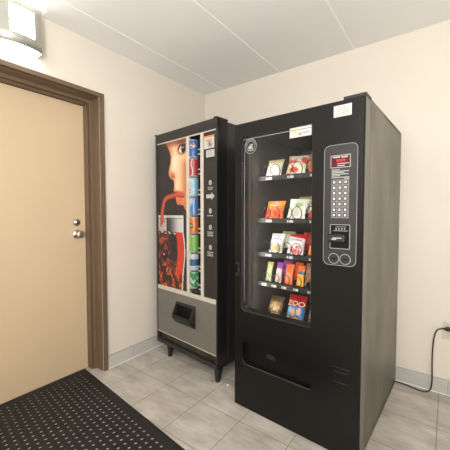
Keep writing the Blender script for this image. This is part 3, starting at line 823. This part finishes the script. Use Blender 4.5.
def poster_col(u, z):
    p = (u, z); c = (44, 42, 40)
    f = inside(p, FPOLY); de = dline(p, FACE) if u < .45 and z > 1.2 else 1
    if f or de < .004:
        s = (240, 196, 156)
        s = mixc(s, (200, 118, 74), sst(.06, .0, de) * .7)                       # rim falls off warm
        s = mixc(s, (250, 224, 196), math.exp(-((u-.262)/.05)**2) * sst(1.56, 1.66, z) * sst(1.80, 1.70, z) * .9)
        s = mixc(s, (186, 110, 68), sst(.31, .42, u) * sst(1.76, 1.64, z) * .85)  # cheek
        s = mixc(s, (140, 78, 50), sst(1.79, 1.86, z) * .9)                      # brow
        s = mixc(s, (104, 62, 44), math.exp(-((z - (1.842 + (u-.34)*.05))/.016)**2) * sst(.27, .34, u) * .9)
        s = mixc(s, (186, 96, 58), math.exp(-((u-.238)/.028)**2 - ((z-1.585)/.024)**2) * .85)
        s = mixc(s, (128, 60, 40), math.exp(-((u-.252)/.018)**2 - ((z-1.566)/.008)**2) * .9)  # nostril
        s = mixc(s, (248, 220, 190), math.exp(-((u-.29)/.03)**2 - ((z-1.50)/.05)**2) * .7)
        # lips
        dl = dline(p, [(.270, 1.430), (.330, 1.424), (.372, 1.412)])
        s = mixc(s, (196, 84, 62), sst(.030, .014, dl) * .9)
        d2 = math.hypot((u-.325)/.045, (z-1.370)/.036); s = mixc(s, (210, 104, 74), sst(1.1, .8, d2) * .9)
        s = mixc(s, (206, 124, 84), sst(1.345, 1.30, z) * .7)
        s = mixc(s, (120, 48, 40), sst(.010, .003, dline(p, [(.300, 1.408), (.335, 1.400), (.385, 1.396)])) * .8)
        # eye
        ex, ez = .362, 1.780
        d = math.hypot((u-ex)/.062, (z-ez)/.044)
        s = mixc(s, (150, 88, 60), sst(1.25, .7, d) * .75)
        d = math.hypot((u-ex+.004)/.034, (z-ez)/.030)
        s = mixc(s, (232, 222, 212), sst(1.05, .85, d))
        di = math.hypot((u-.383)/.030, (z-1.782)/.036); s = mixc(s, (44, 28, 24), sst(1.08, .8, di))
        dh = math.hypot((u-.378)/.006, (z-1.794)/.007); s = mixc(s, (226, 222, 220), sst(1.1, .6, dh))
        s = mixc(s, (60, 36, 28), sst(.012, .004, dline(p, [(.318, 1.786), (.338, 1.812), (.372, 1.820), (.42, 1.812)])))
        s = mixc(s, (178, 116, 84), sst(.010, .003, dline(p, [(.332, 1.760), (.360, 1.744), (.40, 1.742)])) * .7)
        c = s if f else mixc(s, c, sst(0, .004, de))
    ds = dline(p, STRAW)
    # glass
    if z < 1.245 and u < gright(min(z, 1.236)) + .004 and u > .03:
        gx = gright(min(z, 1.236))
        if z > 1.105:
            g = mixc((56, 54, 54), (196, 194, 192), sst(.16, .33, u))
            if u < .145:
                g = mixc((120, 86, 80), (232, 222, 216), nz(u*40, z*34, 2)) 
            if z > 1.228: g = mixc(g, (214, 212, 208), .75)
            elif z > 1.216: g = mixc(g, (96, 94, 92), .5)
            c = g
        else:
            n1 = nz(u*30, z*20, 5)*.6 + nz(u*70, z*50, 2)*.4; n2 = nz(u*44, z*34, 9)*.6 + nz(u*90, z*70, 4)*.4; n3 = nz(u*22 + 4, z*15, 1)*.65 + nz(u*60, z*44, 7)*.35
            c = mixc((76, 34, 30), (158, 54, 42), sst(.36, .58, n1))
            low = sst(.98, .78, z)
            c = mixc(c, (232, 120, 44), sst(.46, .62, n2) * (.2 + .7*low))
            c = mixc(c, (38, 28, 26), sst(.46, .55, n3) * .92)
            band = sst(.07, .045, abs(u - (.235 + .02*math.sin(z*9)))) * sst(.78, .90, z)
            c = mixc(c, (40, 34, 34), band * .95)
            c = mixc(c, (214, 64, 40), sst(.055, .03, abs(u - (gx - .055))) * sst(.66, .80, z) * .9)
            if z > 1.085: c = mixc(c, (206, 190, 180), sst(.48, .6, nz(u*30, z*30, 3)) * sst(.33, .28, u))
            dq = math.hypot((u-.115)/.035, (z-.888)/.055); c = mixc(c, (26, 20, 22), sst(1.1, .7, dq) * .9)
            dq = math.hypot((u-.108)/.010, (z-.905)/.012); c = mixc(c, (220, 214, 210), sst(1.1, .6, dq))
        c = mixc(c, (216, 206, 202), sst(.012, .006, abs(u - gx)))
    if ds < .024 and (z > 1.17) and not (f and u > .30):
        sh = sst(.024, .020, ds)
        c = mixc(c, mixc((168, 58, 44), (206, 100, 80), sst(.014, .0, ds)), sh)
    return c
bm = bmesh.new(); NU, NZ_ = 88, 250; U0, U1, Z0, Z1 = .026, .425, .620, 1.866
gv = [[bm.verts.new((U0 + (U1-U0)*i/NU, .006, Z0 + (Z1-Z0)*j/NZ_)) for j in range(NZ_ + 1)] for i in range(NU + 1)]
pc = [poster_col(v.co.x, v.co.z) for c_ in gv for v in c_]
for i in range(NU):
    for j in range(NZ_): bm.faces.new((gv[i][j], gv[i+1][j], gv[i+1][j+1], gv[i][j+1]))
po = Q('poster', bm, M['print']); paint(po, pc); po['label'] = 'printed picture of a face drinking cola through a red straw'
# ---------------- cans in the display column
def can(label, i, z0, z1, fn, lettering=None):
    h = z1 - z0 - .004; r = .0415; n = 40; bm = bmesh.new()
    prof = [(.032, 0), (.037, .003), (.0408, .008)] + [(r, .010 + (h - .024) * k/22) for k in range(1, 22)] + [(r, h - .012), (.037, h - .003), (.037, h - .001), (.035, h), (.033, h - .004), (.0001, h - .004)]
    cols = []
    lathe(bm, (0, 0, 0), (0, 0, 1), prof, n)
    bm.verts.ensure_lookup_table()
    for k, (rr, zz) in enumerate(prof):
        for q in range(n):
            a = 2*PI*q/n + PI/2                      # zero at the front (-y)
            a = (a + PI) % (2*PI) - PI
            if k < 3 or k > len(prof) - 6: cols.append((150, 152, 154))
            else: cols.append(mixc(fn(a, (zz - .014)/(h - .034)), (92, 92, 94), .32))  # dulling seen through a clear cover, put into the print as grey
    o = link('soda_can', bm, M['canprint']); paint(o, cols)
    o.matrix_world = Matrix.Translation(ON) @ Matrix.Rotation(OR, 4, 'Z') @ Matrix.Translation((.461, .0455, z0 + .002))
    tag(o, label, 'soda can', 'cans in the display column of the drink machine')
    bm = bmesh.new(); box(bm, -.010, .010, -.020, .004, h - .005, h - .003, .001); link('pull_tab', bm, M['alu'], o)
    if lettering:
        body, size, vert, yc, mm, ang = lettering
        def mp(x, y):
            if vert: s_, t_ = -y, x
            else: s_, t_ = x, y
            a = -PI/2 + ang + s_ / r
            return ((r + .0006)*math.cos(a), (r + .0006)*math.sin(a), h*yc + t_)
        link('lettering', text_bm(body, size, mp), mm, o)
    return o
def globe(a, y, ac, yc, ra, ry, base, white_ring=True):
    d = math.hypot((a-ac)/ra, (y-yc)/ry)
    c = base
    if white_ring: c = mixc(c, (240, 240, 240), sst(1.18, 1.1, d))
    if d < 1.05:
        w = (y-yc)/ry + .25*math.sin((a-ac)/ra*2.2)
        g = (200, 40, 50) if w > .28 else ((238, 238, 238) if w > -.22 else (30, 70, 160))
        c = mixc(g, c, sst(.95, 1.05, d))
    return c
def c_blue(a, y):
    c = mixc((34, 76, 160), (70, 120, 196), sst(.1, .9, nz(a*3, y*4)))
    return globe(a, y, .55, .72, .55, .15, c)
def c_red(a, y):
    c = mixc((184, 34, 40), (206, 60, 60), nz(a*2, y*3))
    return mixc(c, (236, 226, 224), sst(.14, .08, abs(a - (.52 + .16*math.sin(y*6)))) * .9)
def c_diet(a, y):
    c = mixc((214, 222, 230), (130, 190, 214), sst(.35, .75, a))
    return globe(a, y, -.25, .30, .5, .16, c, False) if y < .5 else (globe(a, y, -.55, .68, .4, .14, c, False))
def c_lightblue(a, y):
    c = mixc((206, 216, 226), (64, 122, 190), sst(.1, .5, a + .3*math.sin(y*5)))
    if -.75 < a < -.1 and .12 < y < .9 and nz(a*3, y*13, 4) > .48: c = mixc(c, (56, 96, 160), .85)
    return c
def c_orange(a, y):
    c = mixc((236, 124, 32), (226, 96, 26), sst(.2, .8, nz(a*2, y*3)))
    d = math.hypot((a-.2)/.55, (y-.52)/.20); c = mixc(c, (52, 52, 66), sst(1.05, .9, d)*.9)
    d = math.hypot((a-.25)/.36, (y-.52)/.08); return mixc(c, (226, 214, 200), sst(1.1, .7, d)*(.8 if nz(a*9, y*20) > .45 else .2))
def c_green(a, y):
    c = mixc((96, 172, 62), (136, 200, 76), nz(a*2, y*4))
    d = math.hypot((a+.4)/.45, (y-.62)/.17); c = mixc(c, (226, 226, 206), sst(1.05, .8, d))
    d = math.hypot((a+.4)/.32, (y-.62)/.11); return mixc(c, (150, 130, 100), sst(1.05, .8, d)*.6)
def c_bluewhite(a, y):
    c = mixc((214, 220, 226), (36, 84, 140), sst(.26, .30, y)*sst(.80, .76, y))
    d = math.hypot((a+.35)/.34, (y-.52)/.13); c = mixc(c, (226, 204, 140), sst(1.05, .85, d))
    return c
def c_greenwhite(a, y):
    c = mixc((40, 132, 74), (206, 222, 206), sst(.46, .58, nz(a*2.2 + 7, y*3.3)))
    d = math.hypot((a+.2)/.4, (y-.5)/.14); c = mixc(c, (216, 170, 140), sst(1.05, .85, d)*.7)
    if y > .78: c = (46, 150, 80)
    return c
ZC = [1.846, 1.698, 1.547, 1.390, 1.240, 1.093, .943, .799, .655]
LWH = mat('white lettering', (244, 240, 238), .4)
can('dark blue soda can with a red white and blue disc, topmost in the display', 0, ZC[1], ZC[0], c_blue)
can('red soda can with white upright script, second from the top', 1, ZC[2], ZC[1], c_red, ('Coca-Cola', .030, True, .5, LWH, -.40))
can('silver and light blue soda can with red and blue spots', 2, ZC[3], ZC[2], c_diet)
can('white and blue can with broken upright lettering, above the orange can', 3, ZC[4], ZC[3], c_lightblue)
can('orange soda can with a dark round emblem', 4, ZC[5], ZC[4], c_orange)
can('light green soda can with a pale disc, below the orange can', 5, ZC[6], ZC[5], c_green)
can('blue can with white top and bottom, below the light green can', 6, ZC[7], ZC[6], c_bluewhite)
can('dark green and white soda can, lowest in the display', 7, ZC[8], ZC[7], c_greenwhite)
# button tabs beside each can
for z in ZC[1:]:
    for dz in (.018, .052):
        Q('price_tab', bx(.562, .592, .003, .008, z + dz - .004, z + dz + .004), M['trim'])
bm = bmesh.new(); box(bm, .417, .592, .1035, .105, .626, 1.864); Q('display_back', bm, M['inner'])
Q('display_floor', bx(.417, .592, .004, .105, .640, .655), M['blk'])

# ------------------------------------------------------------------ outlet, plug and cord
out = thing('wall_outlet', 'ivory wall outlet with the black plug in it', 'outlet', (2.210, 0, .452))
bm = bmesh.new(); box(bm, -.037, .037, -.006, 0, -.062, .062, .003); link('cover_plate', bm, M['plate'], out)
for z in (.020, -.020):
    bm = bmesh.new(); plate(bm, [rrect(-.017, .017, z - .014, z + .014, .010, 4)], -.008, -.005); rc = link('receptacle', bm, M['plate'], out)
    bm = bmesh.new()
    for x in (-.007, .006): box(bm, x - .0012, x + .0012, -.0085, -.0075, z - .003, z + .006)
    cyl(bm, (0, -.0085, z - .008), (0, 1, 0), .0024, .001, 10); link('slots', bm, M['slot'], rc)
cord = thing('power_cord', 'black power cord running from the outlet down behind the snack machine', 'cord', (2.210, 0, .472))
bm = bmesh.new(); box(bm, -.022, .020, -.038, -.009, -.014, .012, .006, seg=3); cyl(bm, (-.020, -.030, -.002), (-1, 0, -.05), .008, .026, 14, .0045)
link('plug', bm, M['cord'], cord)
o0 = Vector((2.210, 0, .472))
pts = [(2.172, -.031, .469), (2.158, -.036, .466), (2.142, -.042, .455), (2.127, -.046, .408), (2.120, -.048, .318), (2.119, -.049, .228), (2.121, -.05, .157), (2.121, -.05, .078), (2.113, -.052, .030), (2.092, -.055, .008), (2.055, -.064, .006), (1.993, -.047, .006), (1.941, -.038, .006), (1.889, -.036, .006), (1.84, -.03, .006), (1.78, -.026, .006)]
bm = bmesh.new(); tube(bm, [Vector(p) - o0 for p in smoothpath(pts)], .0046, 8); link('cable', bm, M['cord'], cord)

# ------------------------------------------------------------------ scraps on the floor
def scrap(name, label, x, y, s, m, seed):
    bm = bmesh.new(); n = 9; rnd = random.Random(seed)
    top = []; bot = []
    for i in range(n):
        a = 2*PI*i/n; r = s * (.55 + .6*rnd.random())
        zz = .001 + .004*rnd.random()
        top.append(bm.verts.new((r*math.cos(a)*1.5, r*math.sin(a), zz + .0012))); bot.append(bm.verts.new((r*math.cos(a)*1.5, r*math.sin(a), zz)))
    ct = bm.verts.new((0, 0, .006)); cb = bm.verts.new((0, 0, .0048))
    for i in range(n):
        j = (i+1) % n
        bm.faces.new((top[i], top[j], ct)); bm.faces.new((bot[j], bot[i], cb)); bm.faces.new((top[j], top[i], bot[i], bot[j]))
    o = link(name, bm, m, loc=(x, y, 0)); o.rotation_euler = (0, 0, seed)
    return tag(o, label, 'litter')
scrap('paper_scrap', 'tiny white paper scrap on the tiles between the two machines', .918, -.822, .011, M['scrapw'], 1)
scrap('paper_scrap', 'tiny yellow scrap next to the white one between the machines', .945, -.829, .010, M['scrap'], 2)
scrap('dry_leaf', 'tiny brown leaf bit beside the drink machine leg', .790, -.850, .011, M['leaf'], 3)

# ------------------------------------------------------------------ light
def area(name, loc, rot, sx, sy, e, c=(1, 1, 1)):
    l = bpy.data.lights.new(name, 'AREA'); l.shape = 'RECTANGLE'; l.size = sx; l.size_y = sy; l.energy = e; l.color = c
    o = bpy.data.objects.new(name, l); o.location = loc; o.rotation_euler = rot; COL.objects.link(o); return o
def fill_light(loc, e, r=.14, c=(.94, .957, .98)):  # unseen point light added behind the camera to brighten the room; no fixture
    l = bpy.data.lights.new('added fill light', 'POINT'); l.shadow_soft_size = r; l.energy = e; l.color = c
    o = bpy.data.objects.new('added fill light', l); o.location = loc; COL.objects.link(o); return o
fill_light((2.55, -3.25, 1.75), 55, .3)
fill_light((1.6, -3.7, 1.9), 22, .25)
area('added bounce light', (2.5, -3.3, 1.25), Vector((-.35, .62, 1)).to_track_quat('-Z', 'Y').to_euler(), .5, .5, 38, (.94, .957, .98))  # unseen upward light, added to lift the ceiling and upper walls
# lamp strip inside the snack machine, behind the left door edge
mw = Matrix.Translation(SN) @ Matrix.Rotation(SR, 4, 'Z')
sl = area('cabinet lamp strip', (0, 0, 0), (0, 0, 0), .02, 1.0, 1.3, (1, .98, .94))
sl.matrix_world = mw @ Matrix.Translation((.080, .10, 1.15)) @ Vector((.75, .65, 0)).to_track_quat('-Z', 'Y').to_matrix().to_4x4()
w = bpy.data.worlds.new('room'); SC.world = w; w.use_nodes = True
w.node_tree.nodes['Background'].inputs[0].default_value = (.8, .8, .8, 1); w.node_tree.nodes['Background'].inputs[1].default_value = .3

# ------------------------------------------------------------------ camera
cam = bpy.data.cameras.new('camera'); cam.sensor_width = 36; cam.lens = 298.5 / 450 * 36; cam.clip_start = .02
co = bpy.data.objects.new('camera', cam); COL.objects.link(co)
co.location = (2.185, -2.552, 1.27); co.rotation_euler = (R(90 - 2.402), 0, R(36.807))
SC.camera = co
SC.view_settings.view_transform = 'Standard'; SC.view_settings.look = 'None'
SC.view_settings.gamma = 1; SC.view_settings.use_curve_mapping = False
SC.view_settings.exposure = 0.40
